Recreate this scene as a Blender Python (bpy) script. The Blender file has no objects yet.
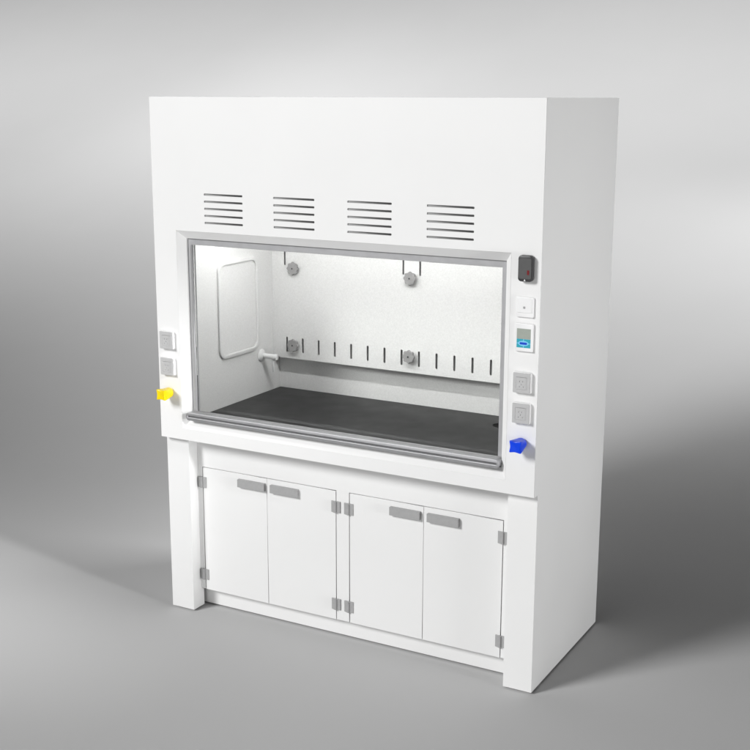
import bpy, bmesh, math
from mathutils import Vector, Matrix

scene = bpy.context.scene
COL = scene.collection
R = math.radians

# ------------------------------------------------------------------ sizes (metres)
W, D, H = 1.808, 0.828, 2.35          # overall hood
ZB = 0.844                            # underside of the hood box
STEP = 0.039                          # hood box overhangs the pillars
PW = 0.123                            # pillar width
FY = 0.100                            # face of the cabinet
Z0 = 0.008                            # gap over the floor
OX0, OX1, OZ0, OZ1 = 0.121, 1.687, 0.898, 1.785    # outer edge of the bezel
IX0, IX1, IZ0, IZ1 = 0.151, 1.657, 0.936, 1.750    # inner edge of the bezel
ZT = 0.938                            # worktop
YBK = 0.757                           # back wall of the chamber
YBF = 0.700                           # baffle

# ------------------------------------------------------------------ materials
def nodes_of(name):
    m = bpy.data.materials.new(name)
    m.use_nodes = True
    nt = m.node_tree
    b = nt.nodes['Principled BSDF']
    return m, nt, b

def mat(name, col, rough=0.5, metal=0.0, spec=0.5, var=0.0, vscale=30.0, bump=0.0, bscale=400.0, rvar=0.0):
    m, nt, b = nodes_of(name)
    if isinstance(col, (int, float)):
        col = (col, col, col)
    b.inputs['Base Color'].default_value = (*col, 1)
    b.inputs['Roughness'].default_value = rough
    b.inputs['Metallic'].default_value = metal
    b.inputs['Specular IOR Level'].default_value = spec
    tc = nt.nodes.new('ShaderNodeTexCoord')
    if var > 0 or rvar > 0:
        n = nt.nodes.new('ShaderNodeTexNoise')
        n.inputs['Scale'].default_value = vscale
        n.inputs['Detail'].default_value = 5
        nt.links.new(tc.outputs['Object'], n.inputs['Vector'])
        if var > 0:
            r = nt.nodes.new('ShaderNodeMapRange')
            r.inputs['From Min'].default_value = 0.3
            r.inputs['From Max'].default_value = 0.7
            r.inputs['To Min'].default_value = 1 - var
            r.inputs['To Max'].default_value = 1 + var
            nt.links.new(n.outputs['Fac'], r.inputs['Value'])
            mx = nt.nodes.new('ShaderNodeVectorMath')
            mx.operation = 'SCALE'
            mx.inputs[0].default_value = col
            nt.links.new(r.outputs['Result'], mx.inputs['Scale'])
            nt.links.new(mx.outputs['Vector'], b.inputs['Base Color'])
        if rvar > 0:
            r2 = nt.nodes.new('ShaderNodeMapRange')
            r2.inputs['From Min'].default_value = 0.3
            r2.inputs['From Max'].default_value = 0.7
            r2.inputs['To Min'].default_value = rough - rvar
            r2.inputs['To Max'].default_value = rough + rvar
            nt.links.new(n.outputs['Fac'], r2.inputs['Value'])
            nt.links.new(r2.outputs['Result'], b.inputs['Roughness'])
    if bump > 0:
        n2 = nt.nodes.new('ShaderNodeTexNoise')
        n2.inputs['Scale'].default_value = bscale
        n2.inputs['Detail'].default_value = 3
        nt.links.new(tc.outputs['Object'], n2.inputs['Vector'])
        bp = nt.nodes.new('ShaderNodeBump')
        bp.inputs['Strength'].default_value = bump
        bp.inputs['Distance'].default_value = 0.001
        nt.links.new(n2.outputs['Fac'], bp.inputs['Height'])
        nt.links.new(bp.outputs['Normal'], b.inputs['Normal'])
    return m

M = {}
M['white'] = mat('white_powder_coat', (0.80, 0.80, 0.795), 0.45, spec=0.35, var=0.006, vscale=3, bump=0.06, bscale=350, rvar=0.04)
M['liner'] = mat('white_chamber_liner', (0.78, 0.777, 0.772), 0.6, spec=0.3, var=0.065, vscale=190, bump=0.15, bscale=220)
M['plastic'] = mat('white_plastic', (0.82, 0.82, 0.82), 0.35, spec=0.4, rvar=0.04, vscale=20)
M['grey'] = mat('grey_plastic', (0.36, 0.36, 0.36), 0.45, spec=0.4, var=0.04, vscale=60, bump=0.08)
M['lgrey'] = mat('pale_grey_plastic', (0.48, 0.48, 0.48), 0.45, spec=0.4, var=0.03, vscale=60)
M['dgrey'] = mat('gap_shade_grey', (0.20, 0.20, 0.20), 0.5, var=0.03, vscale=60)  # shade tone for the sheets behind the slots and door gaps
M['hinge'] = mat('hinge_zinc', (0.42, 0.42, 0.42), 0.42, metal=0.25, var=0.05, vscale=50)
M['alu'] = mat('anodised_aluminium', (0.42, 0.42, 0.43), 0.42, metal=0.35, var=0.03, vscale=40, rvar=0.05)
M['bar'] = mat('bar_aluminium', (0.40, 0.40, 0.41), 0.46, metal=0.65, var=0.03, vscale=40, rvar=0.05)
M['dalu'] = mat('dark_aluminium_groove', (0.17, 0.17, 0.175), 0.45, metal=0.3)
M['top'] = mat('dark_epoxy_worktop', (0.014, 0.014, 0.0145), 0.40, spec=0.18, var=0.12, vscale=9, bump=0.1, bscale=160, rvar=0.05)
M['hole'] = mat('dark_void', (0.02, 0.02, 0.02), 0.8)
M['black'] = mat('black_plastic', (0.035, 0.035, 0.036), 0.42, var=0.1, vscale=60)
M['face'] = mat('charcoal_face', (0.075, 0.075, 0.075), 0.5, var=0.06, vscale=60)
M['red'] = mat('red_display', (0.16, 0.004, 0.008), 0.3)
M['screen'] = mat('lcd_grey_green', (0.34, 0.37, 0.33), 0.3, var=0.04, vscale=60)
M['teal'] = mat('teal_keypad', (0.02, 0.36, 0.46), 0.4)
M['cyan'] = mat('light_blue_print', (0.20, 0.60, 0.86), 0.4)
M['dblue'] = mat('deep_blue_key', (0.0, 0.055, 0.55), 0.35)
M['blue'] = mat('blue_knob_plastic', (0.0, 0.052, 0.74), 0.3, spec=0.3, rvar=0.03)
M['yellow'] = mat('yellow_knob_plastic', (0.82, 0.62, 0.0), 0.28, spec=0.5, rvar=0.03)
M['orange'] = mat('orange_knob_mark', (0.72, 0.42, 0.0), 0.4)
M['knob'] = mat('grey_knob_plastic', (0.33, 0.325, 0.325), 0.5, var=0.05, vscale=80)
M['floor'] = mat('grey_studio_floor', (0.54, 0.54, 0.54), 0.75, spec=0.15, var=0.008, vscale=1.2, bump=0.03, bscale=90)
M['lamp'] = None

def glass_material():
    m = bpy.data.materials.new('clear_sash_glass')
    m.use_nodes = True
    nt = m.node_tree
    nt.nodes.clear()
    out = nt.nodes.new('ShaderNodeOutputMaterial')
    mix = nt.nodes.new('ShaderNodeMixShader')
    tr = nt.nodes.new('ShaderNodeBsdfTransparent')
    tr.inputs['Color'].default_value = (0.86, 0.865, 0.86, 1)
    gl = nt.nodes.new('ShaderNodeBsdfGlossy')
    gl.inputs['Roughness'].default_value = 0.02
    lw = nt.nodes.new('ShaderNodeFresnel')
    lw.inputs['IOR'].default_value = 1.25
    nt.links.new(lw.outputs['Fac'], mix.inputs['Fac'])
    nt.links.new(tr.outputs['BSDF'], mix.inputs[1])
    nt.links.new(gl.outputs['BSDF'], mix.inputs[2])
    nt.links.new(mix.outputs['Shader'], out.inputs['Surface'])
    return m
M['glass'] = glass_material()

def lamp_material():
    m, nt, b = nodes_of('lamp_diffuser_lit')
    b.inputs['Emission Color'].default_value = (1, 0.98, 0.95, 1)
    b.inputs['Emission Strength'].default_value = 2.0
    return m
M['lamp'] = lamp_material()

# ------------------------------------------------------------------ object helpers
WORLD = {}

def link_mesh(name, me, m, parent=None, smooth=False):
    """link a mesh built in world coordinates, with its origin at its own centre"""
    cs = [v.co for v in me.vertices]
    lo = Vector((min(c.x for c in cs), min(c.y for c in cs), min(c.z for c in cs)))
    hi = Vector((max(c.x for c in cs), max(c.y for c in cs), max(c.z for c in cs)))
    c = (lo + hi) / 2
    me.transform(Matrix.Translation(-c))
    me.name = name
    o = bpy.data.objects.new(name, me)
    COL.objects.link(o)
    mats = m if isinstance(m, (list, tuple)) else [m]
    me.materials.clear()
    for x in mats:
        me.materials.append(x)
    WORLD[o.name] = c.copy()
    if parent:
        o.parent = parent
        o.location = c - WORLD[parent.name]
    else:
        o.location = c
    if smooth:
        for p in me.polygons:
            p.use_smooth = True
        me.set_sharp_from_angle(angle=R(35))
    return o

def obj(name, bm, m, parent=None, smooth=False, bevel=0.0, segs=2):
    if bevel > 0:
        es = [e for e in bm.edges if e.is_manifold and e.calc_face_angle(0) > R(20)]
        bmesh.ops.bevel(bm, geom=es, offset=bevel, segments=segs, profile=0.5, affect='EDGES', clamp_overlap=True)
    bmesh.ops.recalc_face_normals(bm, faces=bm.faces)
    me = bpy.data.meshes.new(name)
    bm.to_mesh(me)
    bm.free()
    return link_mesh(name, me, m, parent, smooth or bevel > 0)

def box(bm, x0, x1, y0, y1, z0, z1, mi=0):
    v = [bm.verts.new(p) for p in ((x0, y0, z0), (x1, y0, z0), (x1, y1, z0), (x0, y1, z0),
                                   (x0, y0, z1), (x1, y0, z1), (x1, y1, z1), (x0, y1, z1))]
    for f in ((0, 3, 2, 1), (4, 5, 6, 7), (0, 1, 5, 4), (1, 2, 6, 5), (2, 3, 7, 6), (3, 0, 4, 7)):
        bm.faces.new([v[i] for i in f]).material_index = mi

def boxes(*bs):
    bm = bmesh.new()
    for b in bs:
        box(bm, *b)
    return bm

def rect(x0, x1, z0, z1):
    return [(x0, z0), (x1, z0), (x1, z1), (x0, z1)]

def rrect(x0, x1, z0, z1, r, n=6):
    pts = []
    for cx, cz, a in ((x1 - r, z0 + r, -90), (x1 - r, z1 - r, 0), (x0 + r, z1 - r, 90), (x0 + r, z0 + r, 180)):
        for i in range(n + 1):
            t = R(a + 90 * i / n)
            pts.append((cx + r * math.cos(t), cz + r * math.sin(t)))
    return pts

def ellipse(cx, cz, rx, rz, n=40):
    return [(cx + rx * math.cos(2 * math.pi * i / n), cz + rz * math.sin(2 * math.pi * i / n)) for i in range(n)]

def plate_mesh(loops, y0, y1, bev=0.0, axis='y'):
    """a plate cut from the given closed loops (outline first, then holes), between y0 and y1"""
    cu = bpy.data.curves.new('outline', 'CURVE')
    cu.dimensions = '2D'
    cu.fill_mode = 'BOTH'
    t = abs(y1 - y0)
    cu.extrude = t / 2 - bev
    cu.bevel_depth = bev
    cu.bevel_resolution = 1
    cu.offset = -bev
    for lp in loops:
        s = cu.splines.new('POLY')
        s.points.add(len(lp) - 1)
        for p, (a, b) in zip(s.points, lp):
            p.co = (a, b, 0, 1)
        s.use_cyclic_u = True
    o = bpy.data.objects.new('outline', cu)
    COL.objects.link(o)
    dg = bpy.context.evaluated_depsgraph_get()
    dg.update()
    me = bpy.data.meshes.new_from_object(o.evaluated_get(dg))
    bpy.data.objects.remove(o)
    bpy.data.curves.remove(cu)
    mid = (y0 + y1) / 2
    if axis == 'y':        # (a, b) -> (x, z)
        mt = Matrix(((1, 0, 0, 0), (0, 0, -1, mid), (0, 1, 0, 0), (0, 0, 0, 1)))
    elif axis == 'x':      # (a, b) -> (y, z)
        mt = Matrix(((0, 0, 1, mid), (1, 0, 0, 0), (0, 1, 0, 0), (0, 0, 0, 1)))
    else:                  # (a, b) -> (x, y)
        mt = Matrix(((1, 0, 0, 0), (0, 1, 0, 0), (0, 0, 1, mid), (0, 0, 0, 1)))
    me.transform(mt)
    bm = bmesh.new()
    bm.from_mesh(me)
    bmesh.ops.remove_doubles(bm, verts=bm.verts, dist=1e-6)
    bmesh.ops.recalc_face_normals(bm, faces=bm.faces)
    bm.to_mesh(me)
    bm.free()
    return me

def plate(name, loops, y0, y1, m, parent, bev=0.0, axis='y', smooth=False):
    return link_mesh(name, plate_mesh(loops, y0, y1, bev, axis), m, parent, smooth)

def loft(bm, rings, cap0=True, cap1=True, closed=True):
    rs = [[bm.verts.new(p) for p in r] for r in rings]
    n = len(rs[0])
    for a, b in zip(rs, rs[1:]):
        for i in range(n):
            j = (i + 1) % n
            bm.faces.new((a[i], a[j], b[j], b[i]))
    if cap0:
        bm.faces.new(list(reversed(rs[0])))
    if cap1:
        bm.faces.new(rs[-1])

def tube(bm, pts, radii, n=20):
    """round tube through pts, one radius per point, capped"""
    rings = []
    pts = [Vector(p) for p in pts]
    prev = None
    for i, p in enumerate(pts):
        d = (pts[min(i + 1, len(pts) - 1)] - pts[max(i - 1, 0)]).normalized()
        a = prev if prev is not None else (Vector((0, 0, 1)) if abs(d.z) < 0.9 else Vector((0, 1, 0)))
        u = (a - d * a.dot(d)).normalized()
        prev = u
        v = d.cross(u)
        rings.append([p + radii[i] * (u * math.cos(2 * math.pi * k / n) + v * math.sin(2 * math.pi * k / n)) for k in range(n)])
    loft(bm, rings)

def cyl_y(bm, cx, cz, r, y0, y1, n=24):
    tube(bm, [(cx, y0, cz), (cx, y1, cz)], [r, r], n)

# ------------------------------------------------------------------ setting: one seamless sheet, floor sweeping up into a backdrop
def make_floor():
    bm = bmesh.new()
    prof = [(-22.0, 0.0), (-8.0, 0.0), (-2, 0), (0, 0), (COVE_Y, 0.0)]
    n = 40
    for i in range(1, n + 1):
        a = R(90) * i / n
        prof.append((COVE_Y + COVE_R * math.sin(a), COVE_R * (1 - math.cos(a))))
    prof.append((COVE_Y + COVE_R, 20.0))
    xs = [-40 + 4 * i for i in range(21)]
    g = [[bm.verts.new((x, y, z)) for x in xs] for y, z in prof]
    for i in range(len(prof) - 1):
        for j in range(len(xs) - 1):
            bm.faces.new((g[i][j], g[i][j + 1], g[i + 1][j + 1], g[i + 1][j]))
    o = obj('floor', bm, M['floor'], smooth=False)
    for p in o.data.polygons:
        p.use_smooth = True
    o['kind'] = 'structure'
    return o
COVE_Y, COVE_R = 1.2, 18.0
make_floor()

# ------------------------------------------------------------------ the fume hood
hood = bpy.data.objects.new('fume_hood', None)
COL.objects.link(hood)
hood.location = (W / 2, D / 2, 0)
hood.empty_display_size = 0.3
WORLD[hood.name] = Vector(hood.location)
hood['label'] = 'white laboratory fume hood, closed glass sash above four cabinet doors on grey floor'
hood['category'] = 'fume hood'

# front panel with the sash opening and the vent slots
VENTS = [(0.275, 0.473), (0.627, 0.825), (0.979, 1.179), (1.332, 1.532)]
SLOT_Z = [1.945 - 0.030 * i for i in range(5)]
loops = [rect(0, W, ZB, H), rect(OX0, OX1, OZ0, OZ1)]
for a, b in VENTS:
    for z in SLOT_Z:
        loops.append(rrect(a, b, z - 0.0042, z + 0.0042, 0.003, 3))
plate('front_panel', loops, 0.0, 0.003, M['white'], hood, bev=0.0007)

# each vent: a shallow louvre tray behind its five slots
for a, b in VENTS:
    bm = bmesh.new()
    for z in SLOT_Z:
        # wedge-shaped louvre scoop: shallow at the left, deep at the right
        za, zb_ = z - 0.0065, z + 0.0065
        v = [bm.verts.new(p) for p in ((a - .003, .0032, za), (a - .003, .0032, zb_), (b + .003, .0032, zb_), (b + .003, .0032, za),
                                       (a - .003, .0040, za), (a - .003, .0040, zb_), (b + .003, .024, zb_), (b + .003, .024, za))]
        for f in ((4, 5, 6, 7), (0, 1, 5, 4), (1, 2, 6, 5), (2, 3, 7, 6), (3, 0, 4, 7)):
            bm.faces.new([v[i] for i in f])
    obj('vent', bm, M['grey'], hood)

# side panels (hood box above, cabinet side below), top, back, underside
for x0, x1 in ((0.0, 0.018), (W - 0.018, W)):
    poly = [(0.0031, ZB), (0.0031, H), (D, H), (D, Z0), (0.1202, Z0), (0.1202, ZB)]
    plate('side_panel', [poly], x0, x1, M['white'], hood, axis='x')
obj('top_panel', boxes((0.0182, W - 0.0182, 0.0032, D, H - 0.02, H - 0.0005)), M['white'], hood)
obj('back_panel', boxes((0.0182, W - 0.0182, D - 0.018, D - 0.0005, Z0, H - 0.0205)), M['white'], hood)
obj('underside', boxes((0.0182, W - 0.0182, 0.0032, 0.1200, ZB + 0.0005, ZB + 0.018)), M['white'], hood)

# the two front pillars
for x0 in (0.0, W - PW):
    bm = boxes((x0, x0 + PW, STEP, 0.120, Z0, ZB - 0.0005))
    obj('pillar', bm, M['white'], hood, bevel=0.0012, segs=1)

# levelling feet, all but hidden
for x, y in ((0.06, 0.08), (W - 0.06, 0.08), (0.06, D - 0.06), (W - 0.06, D - 0.06)):
    bm = bmesh.new()
    tube(bm, [(x, y, 0.0), (x, y, Z0 - 0.0003)], [0.02, 0.02], 16)
    obj('levelling_foot', bm, M['black'], hood)

# bezel: chamfered ring round the opening
def ring(x0, x1, z0, z1, y):
    return [(x0, y, z0), (x1, y, z0), (x1, y, z1), (x0, y, z1)]
bm = bmesh.new()
e = 0.0004
loft(bm, [ring(OX0 + e, OX1 - e, OZ0 + e, OZ1 - e, 0.0165), ring(OX0 + e, OX1 - e, OZ0 + e, OZ1 - e, 0.0003),
          ring(IX0, IX1, IZ0, IZ1, 0.030), ring(IX0, IX1, IZ0, IZ1, 0.078),
          ring(OX0 + e, OX1 - e, OZ0 + e, OZ1 - e, 0.078), ring(OX0 + e, OX1 - e, OZ0 + e, OZ1 - e, 0.0165)], cap0=False, cap1=False)
bmesh.ops.remove_doubles(bm, verts=bm.verts, dist=1e-6)
obj('bezel', bm, M['white'], hood)

# ------------------------------------------------------------------ chamber
t = 0.012
cx0, cx1 = 0.150, W - 0.150
bm = boxes((cx0 - t, cx0, 0.080, YBK, ZT - 0.03, 2.05), (cx1, cx1 + t, 0.080, YBK, ZT - 0.03, 2.05),
           (cx0 - t, cx1 + t, YBK + 0.0003, YBK + t, ZT - 0.03, 2.05), (cx0 - t, cx1 + t, 0.080, YBK + t, 2.0503, 2.062),
           (cx0 - t, cx1 + t, 0.0785, 0.0797, 1.752, 2.05))
obj('chamber_lining', bm, M['liner'], hood)

# worktop with an oval cup sink cut through it
loops = [rect(cx0 + 0.0005, cx1 - 0.0005, 0.0795, YBK - 0.0005), ellipse(1.505, 0.608, 0.135, 0.062)]
wt = plate('worktop', loops, ZT - 0.028, ZT, M['top'], hood, bev=0.0015, axis='z')
bm = bmesh.new()
rings = []
for s, z in ((0.985, ZT - 0.004), (0.93, ZT - 0.03), (0.80, ZT - 0.09), (0.3, ZT - 0.12)):
    rings.append([(1.505 + 0.135 * s * math.cos(2 * math.pi * i / 40), 0.608 + 0.062 * s * math.sin(2 * math.pi * i / 40), z) for i in range(40)])
loft(bm, rings, cap0=False)
obj('cup_sink', bm, M['hole'], wt, smooth=True)

# slotted baffle
def vslot(x, z0, z1, w=0.0115):
    return rrect(x - w / 2, x + w / 2, z0, z1, w * 0.49, 4)
loops = [rect(cx0 + 0.0003, cx1 - 0.0003, 1.103, 2.0)]
for i in range(15):
    loops.append(vslot(0.231 + 0.0902 * i, 1.134, 1.208))
for x in (0.224, 0.868, 0.954, 1.584):
    loops.append(vslot(x, 1.557, 1.760, 0.0105))
baffle = plate('baffle', loops, YBF, YBF + 0.006, M['liner'], hood)

obj('slot_shade_sheet', boxes((0.20, W - 0.20, YBF + 0.011, YBF + 0.014, 1.125, 1.99)), M['dgrey'], baffle)  # added sheet; its grey sets how dark the slots look

def lobed_knob(x, z, parent):
    bm = bmesh.new()
    n = 96
    def rr(rad, amp, y):
        return [(x + (rad + amp * math.cos(8 * a)) * math.cos(a), y, z + (rad + amp * math.cos(8 * a)) * math.sin(a))
                for a in (2 * math.pi * i / n for i in range(n))]
    loft(bm, [rr(0.012, 0, YBF - 0.0005), rr(0.012, 0, YBF - 0.010), rr(0.0285, 0.0018, YBF - 0.012), rr(0.0300, 0.0022, YBF - 0.016),
              rr(0.0298, 0.0022, YBF - 0.023), rr(0.0275, 0.002, YBF - 0.0265), rr(0.010, 0.0, YBF - 0.0260)])
    k = obj('knob', bm, M['knob'], parent, smooth=True)
    bm = bmesh.new()
    cyl_y(bm, x, z, 0.004, YBF - 0.0272, YBF - 0.0262, 16)
    # the screw at the knob's centre belongs to the knob's own mesh depth
    bm2 = bm
    me = bpy.data.meshes.new('screw')
    bm2.to_mesh(me)
    bm2.free()
    # join into the knob as a second material
    kb = bmesh.new()
    kb.from_mesh(k.data)
    nf = len(kb.faces)
    me.transform(Matrix.Translation(-WORLD[k.name]))
    kb.from_mesh(me)
    kb.faces.ensure_lookup_table()
    for f in kb.faces[nf:]:
        f.material_index = 1
    kb.to_mesh(k.data)
    kb.free()
    k.data.materials.append(M['black'])
    bpy.data.meshes.remove(me)
for x, z in ((0.281, 1.548), (0.277, 1.172), (0.912, 1.546), (0.909, 1.182), (1.541, 1.548), (1.540, 1.182)):
    lobed_knob(x, z, baffle)

# raised access panel on the left side wall of the chamber
PY0, PY1, PZ0, PZ1 = 0.248, 0.572, 1.163, 1.618
me = plate_mesh([rrect(PY0, PY1, PZ0, PZ1, 0.050, 8), rrect(PY0 + 0.020, PY1 - 0.020, PZ0 + 0.020, PZ1 - 0.020, 0.036, 8)],
                cx0 + 0.0004, cx0 + 0.0110, 0.0045, axis='x')
ap = link_mesh('access_panel', me, M['liner'], hood, smooth=True)
plate('panel_insert', [rrect(PY0 + 0.021, PY1 - 0.021, PZ0 + 0.021, PZ1 - 0.021, 0.035, 8)], cx0 + 0.0004, cx0 + 0.004, M['liner'], ap, axis='x')

# water tap on the left side wall
fy, fz = 0.592, 1.127
bm = bmesh.new()
tube(bm, [(cx0 + .0004, fy, fz), (cx0 + .006, fy, fz), (cx0 + .012, fy, fz), (cx0 + .018, fy, fz)], [0.030, 0.030, 0.024, 0.014], 28)
tap = obj('water_tap', bm, M['plastic'], hood, smooth=True)
bm = bmesh.new()
tube(bm, [(cx0 + .018, fy, fz), (cx0 + .078, fy, fz - .001), (cx0 + .079, fy, fz - .001), (cx0 + .092, fy, fz - .001), (cx0 + .094, fy, fz - .001)],
     [0.0125, 0.0125, 0.0145, 0.0145, 0.012], 24)
obj('tap_body', bm, M['plastic'], tap, smooth=True)
bm = bmesh.new()
tube(bm, [(cx0 + .070, fy, fz - .008), (cx0 + .070, fy, fz - .025), (cx0 + .071, fy, fz - .045), (cx0 + .072, fy, fz - .066), (cx0 + .072, fy, fz - .074)],
     [0.0065, 0.006, 0.0055, 0.005, 0.004], 16)
obj('tap_spout', bm, M['plastic'], tap, smooth=True)

# chamber lamp: housing with a lit diffuser under the chamber roof
lh = obj('chamber_lamp', boxes((0.20, 1.61, 0.152, 0.212, 1.913, 1.945)), M['plastic'], hood, bevel=0.003)
obj('lamp_diffuser', boxes((0.23, 1.58, 0.158, 0.206, 1.9055, 1.9125)), M['lamp'], lh)

# ------------------------------------------------------------------ sash: frame, groove, glass, pull bar
SX0, SX1, SZ0, SZ1 = IX0 + 0.0008, IX1 - 0.0008, IZ0 + 0.0030, IZ1 - 0.0008
me = plate_mesh([rect(SX0, SX1, SZ0, SZ1), rect(SX0 + 0.020, SX1 - 0.020, SZ0 + 0.030, SZ1 - 0.028)], 0.040, 0.068, 0.001)
sash = link_mesh('sash_frame', me, M['alu'], hood)
obj('sash_glass', boxes((SX0 + 0.0202, SX1 - 0.0202, 0.051, 0.057, SZ0 + 0.0302, SZ1 - 0.0282)), M['glass'], sash)
for xa in (SX0 + 0.0115,):
    bm = boxes((xa, xa + 0.005, 0.0375, 0.0398, SZ0 + 0.02, SZ1 - 0.030))
    obj('groove_strip', bm, M['grey'], sash)  # grey strip stands in for the dark groove down the left track

BX0, BX1, BZ0, BZ1 = 0.146, 1.661, 0.9395, 0.9765
me = plate_mesh([rrect(BX0, BX1, BZ0, BZ1, 0.0180, 10), rrect(BX0 + 0.011, BX1 - 0.011, BZ0 + 0.0150, BZ1 - 0.0145, 0.0030, 6)], -0.007, 0.036, 0.0022)
bar = link_mesh('sash_bar', me, M['bar'], sash, smooth=True)
bm = boxes((BX0 + 0.0105, BX1 - 0.0105, 0.001, 0.030, BZ0 + 0.0145, BZ1 - 0.0140))
obj('bar_groove', bm, M['dalu'], bar)

# ------------------------------------------------------------------ cabinet below
DZ0, DZ1 = 0.098, 0.695
PAIRS = [(0.148, 0.503, 0.863), (0.926, 1.285, 1.645)]
loops = [[(PW + .0003, DZ0), (PAIRS[0][0], DZ0), (PAIRS[0][0], DZ1), (PAIRS[0][2], DZ1), (PAIRS[0][2], DZ0), (PAIRS[1][0], DZ0),
          (PAIRS[1][0], DZ1), (PAIRS[1][2], DZ1), (PAIRS[1][2], DZ0), (W - PW - .0003, DZ0), (W - PW - .0003, ZB - .0008), (PW + .0003, ZB - .0008)]]
plate('face_frame', loops, FY, 0.119, M['white'], hood, bev=0.0008)
obj('plinth', boxes((0.019, W - 0.019, 0.145, 0.165, Z0 + 0.001, DZ0 - 0.003)), M['white'], hood)
obj('cabinet_floor', boxes((PW + .001, W - PW - .001, 0.1205, D - 0.02, DZ0 - 0.002, DZ0 + 0.012)), M['white'], hood)
# added dark sheet, its grey stands in for shade in the door gaps
obj('gap_shade_sheet', boxes((0.0185, W - 0.0185, 0.128, 0.140, DZ0 + 0.013, ZB - 0.002)), M['dgrey'], hood)

def hinge(xc, z0, z1, parent):
    """two leaves bent out to a knuckle on the door gap"""
    bm = bmesh.new()
    prof = [(-0.0225, FY - 0.0004), (-0.0225, FY - 0.0045), (-0.001, FY - 0.0125), (0.003, FY - 0.0125), (0.0036, FY - 0.0055), (0.0215, FY - 0.0045), (0.0215, FY - 0.0004)]
    loft(bm, [[(xc + a, b, z0) for a, b in prof], [(xc + a, b, z1) for a, b in prof]])
    obj('hinge', bm, M['hinge'], parent, bevel=0.0006, segs=1)

def door(x0, x1, hinge_left, hx):
    gl, gr = (0.0045, 0.0012) if hinge_left else (0.0012, 0.0035)
    d = link_mesh('cabinet_door', plate_mesh([rect(x0 + gl, x1 - gr, DZ0 - 0.001, DZ1 - 0.0035)], FY - 0.0003, FY + 0.0185, 0.0008), M['white'], hood)
    xc = x0 + 0.0005 if hinge_left else x1 - 0.0005
    hinge(xc, 0.596, 0.647, d)
    hinge(xc, 0.146, 0.197, d)
    a, b = hx
    bm = boxes((a, b, FY - 0.017, FY - 0.0006, 0.6335, 0.6695))
    h = obj('handle', bm, M['grey'], d, bevel=0.0025)
    me = plate_mesh([rrect(a + 0.005, b - 0.005, 0.6415, 0.6645, 0.003, 4)], FY - 0.0185, FY - 0.0172, 0.0005)
    link_mesh('handle_face', me, M['grey'], h) if False else bpy.data.meshes.remove(me)
    return d
door(PAIRS[0][0], PAIRS[0][1], True, (0.354, 0.496))
door(PAIRS[0][1], PAIRS[0][2], False, (0.529, 0.671))
door(PAIRS[1][0], PAIRS[1][1], True, (1.131, 1.272))
door(PAIRS[1][1], PAIRS[1][2], False, (1.307, 1.450))

# ------------------------------------------------------------------ fittings on the front panel
def socket(x0, x1, z0, z1):
    m_ = 0.0012
    s = link_mesh('socket', plate_mesh([rrect(x0 - m_, x1 + m_, z0 - m_, z1 + m_, 0.004, 4)], -0.0165, -0.0003, 0.001), M['plastic'], hood, smooth=True)
    f = link_mesh('faceplate', plate_mesh([rrect(x0, x1, z0, z1, 0.003, 4),
                                            rrect(x0 + 0.0125, x1 - 0.0125, z0 + 0.0135, z1 - 0.0165, 0.002, 3)], -0.0205, -0.0167, 0.001), M['lgrey'], s)
    w, h = x1 - x0, z1 - z0
    cx = (x0 + x1) / 2
    a, b, c, d_ = x0 + 0.0128, x1 - 0.0128, z0 + 0.0138, z1 - 0.0178
    holes = []
    zc = (c + d_) / 2
    for dx in (-0.0065, 0.0065):
        holes.append(ellipse(cx + dx, zc + 0.0075, 0.0024, 0.0028, 14))
    holes.append(rrect(cx - 0.0010, cx + 0.0010, zc - 0.0065, zc - 0.0015, 0.0008, 2))
    for sgn in (-1, 1):
        holes.append(rrect(cx + sgn * 0.0080 - 0.0009, cx + sgn * 0.0080 + 0.0009, zc - 0.0150, zc - 0.0105, 0.0007, 2))
    link_mesh('outlet', plate_mesh([rrect(a, b, c, d_, 0.0015, 3)] + holes, -0.0193, -0.0170, 0.0003), M['lgrey'], s)

for x0, x1 in ((0.0255, 0.0940), (1.7155, 1.7845)):
    for z0, z1 in ((1.258, 1.336), (1.139, 1.217)):
        socket(x0, x1, z0, z1)

def valve_knob(x, z, m, name):
    """square star knob with hollow sides on a round neck"""
    n = 64
    def star(y, half, waist, mixc, rc):
        pts = []
        for i in range(n):
            a = 2 * math.pi * i / n
            ca = max(abs(math.cos(a)), abs(math.sin(a)))
            c = 1 - (1 / ca - 1) / 0.4142            # 1 on the side's middle, 0 at a corner
            rs = min(half / ca, half * 1.345) - (half - waist) * c
            r = rs * (1 - mixc) + rc * mixc
            pts.append((x + r * math.cos(a), y, z + r * math.sin(a)))
        return pts
    bm = bmesh.new()
    loft(bm, [star(-0.0004, .02, .02, 1, 0.016), star(-0.007, .02, .02, 1, 0.016), star(-0.008, .024, .02, 1, 0.0225), star(-0.013, .024, .02, 1, 0.0235),
              star(-0.030, .0238, .0215, 0.55, 0.0235), star(-0.050, .0240, .0210, 0.2, 0.0235), star(-0.066, .0245, .0208, 0.0, 0.0235),
              star(-0.0695, .0236, .0199, 0.0, 0.0235), star(-0.0705, .0215, .0180, 0.0, 0.0235), star(-0.0698, .0180, .0150, 0.1, 0.015)])
    return obj(name, bm, m, hood, smooth=True)
b = valve_knob(1.7515, 1.0575, M['blue'], 'valve_knob')
b['label'] = 'blue square star valve knob on the right of the front'
y = valve_knob(0.0600, 1.0575, M['yellow'], 'valve_knob')
y['label'] = 'yellow square star valve knob on the left of the front'

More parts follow.
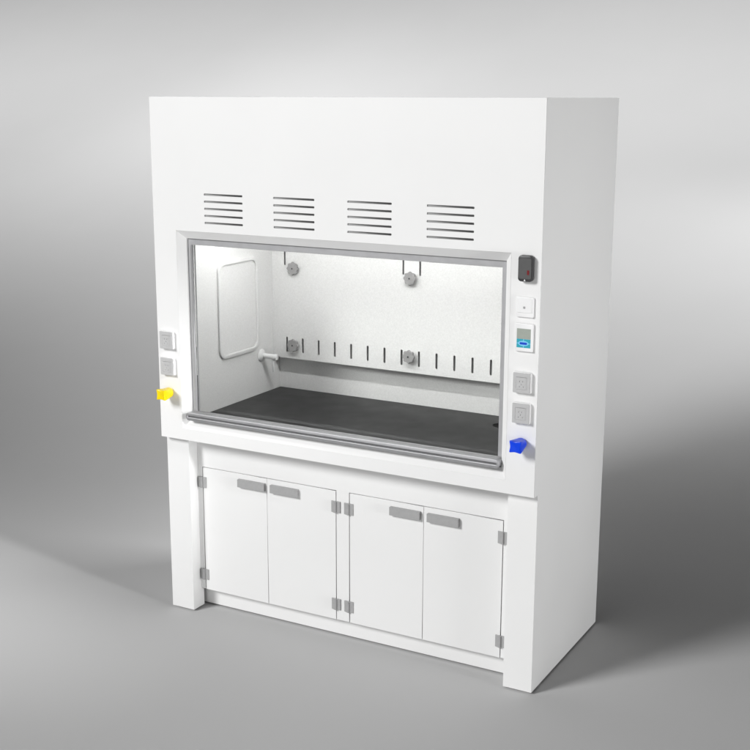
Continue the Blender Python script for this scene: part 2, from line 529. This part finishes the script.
# dark airflow alarm
bm = bmesh.new()
al = link_mesh('airflow_alarm', plate_mesh([rrect(1.7235, 1.7815, 1.6835, 1.7815, 0.013, 6)], -0.024, -0.0004, 0.005), M['black'], hood, smooth=True)
bm.free()
plate('alarm_face', [rrect(1.7275, 1.7775, 1.6945, 1.7710, 0.008, 5)], -0.0252, -0.0242, M['face'], al)
plate('alarm_display', [rrect(1.7615, 1.7700, 1.7100, 1.7275, 0.001, 2)], -0.0258, -0.02535, M['red'], al)
plate('alarm_mark', [[(1.7485, 1.6865), (1.7560, 1.6865), (1.7522, 1.6935)]], -0.0256, -0.0242, M['plastic'], al)

# light switch
sw = link_mesh('light_switch', plate_mesh([rrect(1.7135, 1.7855, 1.5475, 1.6240, 0.005, 5)], -0.009, -0.0004, 0.002), M['plastic'], hood, smooth=True)
plate('rocker', [rrect(1.7195, 1.7795, 1.5650, 1.6190, 0.003, 4)], -0.0115, -0.0092, M['plastic'], sw, bev=0.0009)
plate('indicator', [rrect(1.7450, 1.7535, 1.5805, 1.5890, 0.002, 3)], -0.0124, -0.0117, M['grey'], sw)

# controller with a small screen and a keypad
ct = link_mesh('controller', plate_mesh([rrect(1.7145, 1.7870, 1.4170, 1.5240, 0.004, 5)], -0.011, -0.0004, 0.002), M['plastic'], hood, smooth=True)
plate('screen', [rect(1.7225, 1.7780, 1.4660, 1.5045)], -0.0122, -0.0112, M['screen'], ct)
kx0, kx1, kz0, kz1 = 1.7225, 1.7780, 1.4320, 1.4650
km, kz = (kx0 + kx1) / 2, (kz0 + kz1) / 2
plate('keypad', [rect(kx0, kx1, kz0, kz1)], -0.0120, -0.0112, M['teal'], ct)
bm = boxes((km - 0.0014, km + 0.0014, -0.01225, -0.0121, kz0, kz1), (kx0, km - 0.0015, -0.01225, -0.0121, kz - 0.0012, kz + 0.0012), (km + 0.0015, kx1, -0.01225, -0.0121, kz - 0.0012, kz + 0.0012))
obj('keypad_lines', bm, M['cyan'], ct)
plate('key_ring', [ellipse(km, kz, 0.0215, 0.0098)], -0.0129, -0.0123, M['cyan'], ct)
plate('key', [rrect(km - 0.0150, km + 0.0150, kz - 0.0043, kz + 0.0043, 0.0042, 6)], -0.0136, -0.0130, M['dblue'], ct)

# ------------------------------------------------------------------ lights: studio lamps, plus added fill and backdrop lights
def area(name, loc, target, power, sx, sy, col=(1, 1, 1), shape='RECTANGLE'):
    l = bpy.data.lights.new(name, 'AREA')
    l.shape = shape
    l.size = sx
    l.size_y = sy
    l.energy = power
    l.color = col
    o = bpy.data.objects.new(name, l)
    COL.objects.link(o)
    o.location = loc
    o.rotation_euler = (Vector(target) - Vector(loc)).to_track_quat('-Z', 'Y').to_euler()
    return o
def spot(name, loc, target, power, angle, blend, radius):
    l = bpy.data.lights.new(name, 'SPOT')
    l.energy = power
    l.spot_size = R(angle)
    l.spot_blend = blend
    l.shadow_soft_size = radius
    o = bpy.data.objects.new(name, l)
    COL.objects.link(o)
    o.location = loc
    o.rotation_euler = (Vector(target) - Vector(loc)).to_track_quat('-Z', 'Y').to_euler()
    return o
spot('key_lamp', (-4.8, -9.9, 7.3), (4.4, 2.0, 1.2), 6400, 80, 1.0, 1.9)
side = area('side_lamp', (8.5, -1.0, 0.95), (1.8, 0.4, 1.8), 54, 1.5, 1.5)
side.data.spread = R(76)
spot('beam_lamp', (4.85, -1.11, 2.7), (-2.4, -0.45, 0.0), 1700, 18, 0.5, 0.4)
area('added_fill', (1.5, -9.5, 0.9), (0.9, 0.0, 1.2), 120, 4.0, 1.6)  # added front fill, lifts the bezel chamfer and softens panel shadows
area('rear_lamp', (0.62, 1.20, 1.15), (-0.35, 0.4, 0.5), 15, 0.4, 0.4)
back = area('added_backdrop_strip', (-7.0, 5.6, 10.5), (-7.0, 10.6, 1.8), 930, 26.0, 0.8)  # added overhead strip, brightens the far backdrop
back.data.spread = R(108)
spot('added_backdrop_spot', (5.0, 8.0, 4.5), (0.5, 5.9, 0.55), 740, 60, 0.95, 0.3)  # added, brightens the right backdrop down to the shadow edge
spot('added_backdrop_spot', (-6.0, 10.5, 9.0), (-5.4, 7.2, 1.0), 850, 66, 1.0, 1.2)  # added, lifts the left part of the backdrop
area('chamber_light', (0.905, 0.182, 1.902), (0.905, 0.182 + 0.22, 0.902), 12.8, 1.3, 0.05)

w = bpy.data.worlds.new('World')
scene.world = w
w.use_nodes = True
bg = w.node_tree.nodes['Background']
bg.inputs['Color'].default_value = (1, 1, 1, 1)
bg.inputs['Strength'].default_value = 0.02

# ------------------------------------------------------------------ camera
cam = bpy.data.cameras.new('camera')
co = bpy.data.objects.new('camera', cam)
COL.objects.link(co)
yaw, pitch, roll = -0.5029, -0.2234, 0.0027
f = Vector((math.sin(yaw) * math.cos(pitch), math.cos(yaw) * math.cos(pitch), math.sin(pitch)))
r = Vector((math.cos(yaw), -math.sin(yaw), 0))
u = r.cross(f)
c, s = math.cos(roll), math.sin(roll)
r, u = c * r + s * u, -s * r + c * u
mw = Matrix((r, u, -f)).transposed().to_4x4()
mw.translation = Vector((3.4417, -4.2441, 2.3531))
co.matrix_world = mw
cam.sensor_width = 36
cam.lens = 1226.37 / 750 * 36
cam.clip_start = 0.05
cam.clip_end = 200
scene.camera = co

scene.view_settings.view_transform = 'Standard'
scene.view_settings.look = 'None'
scene.view_settings.exposure = 0
scene.view_settings.gamma = 1
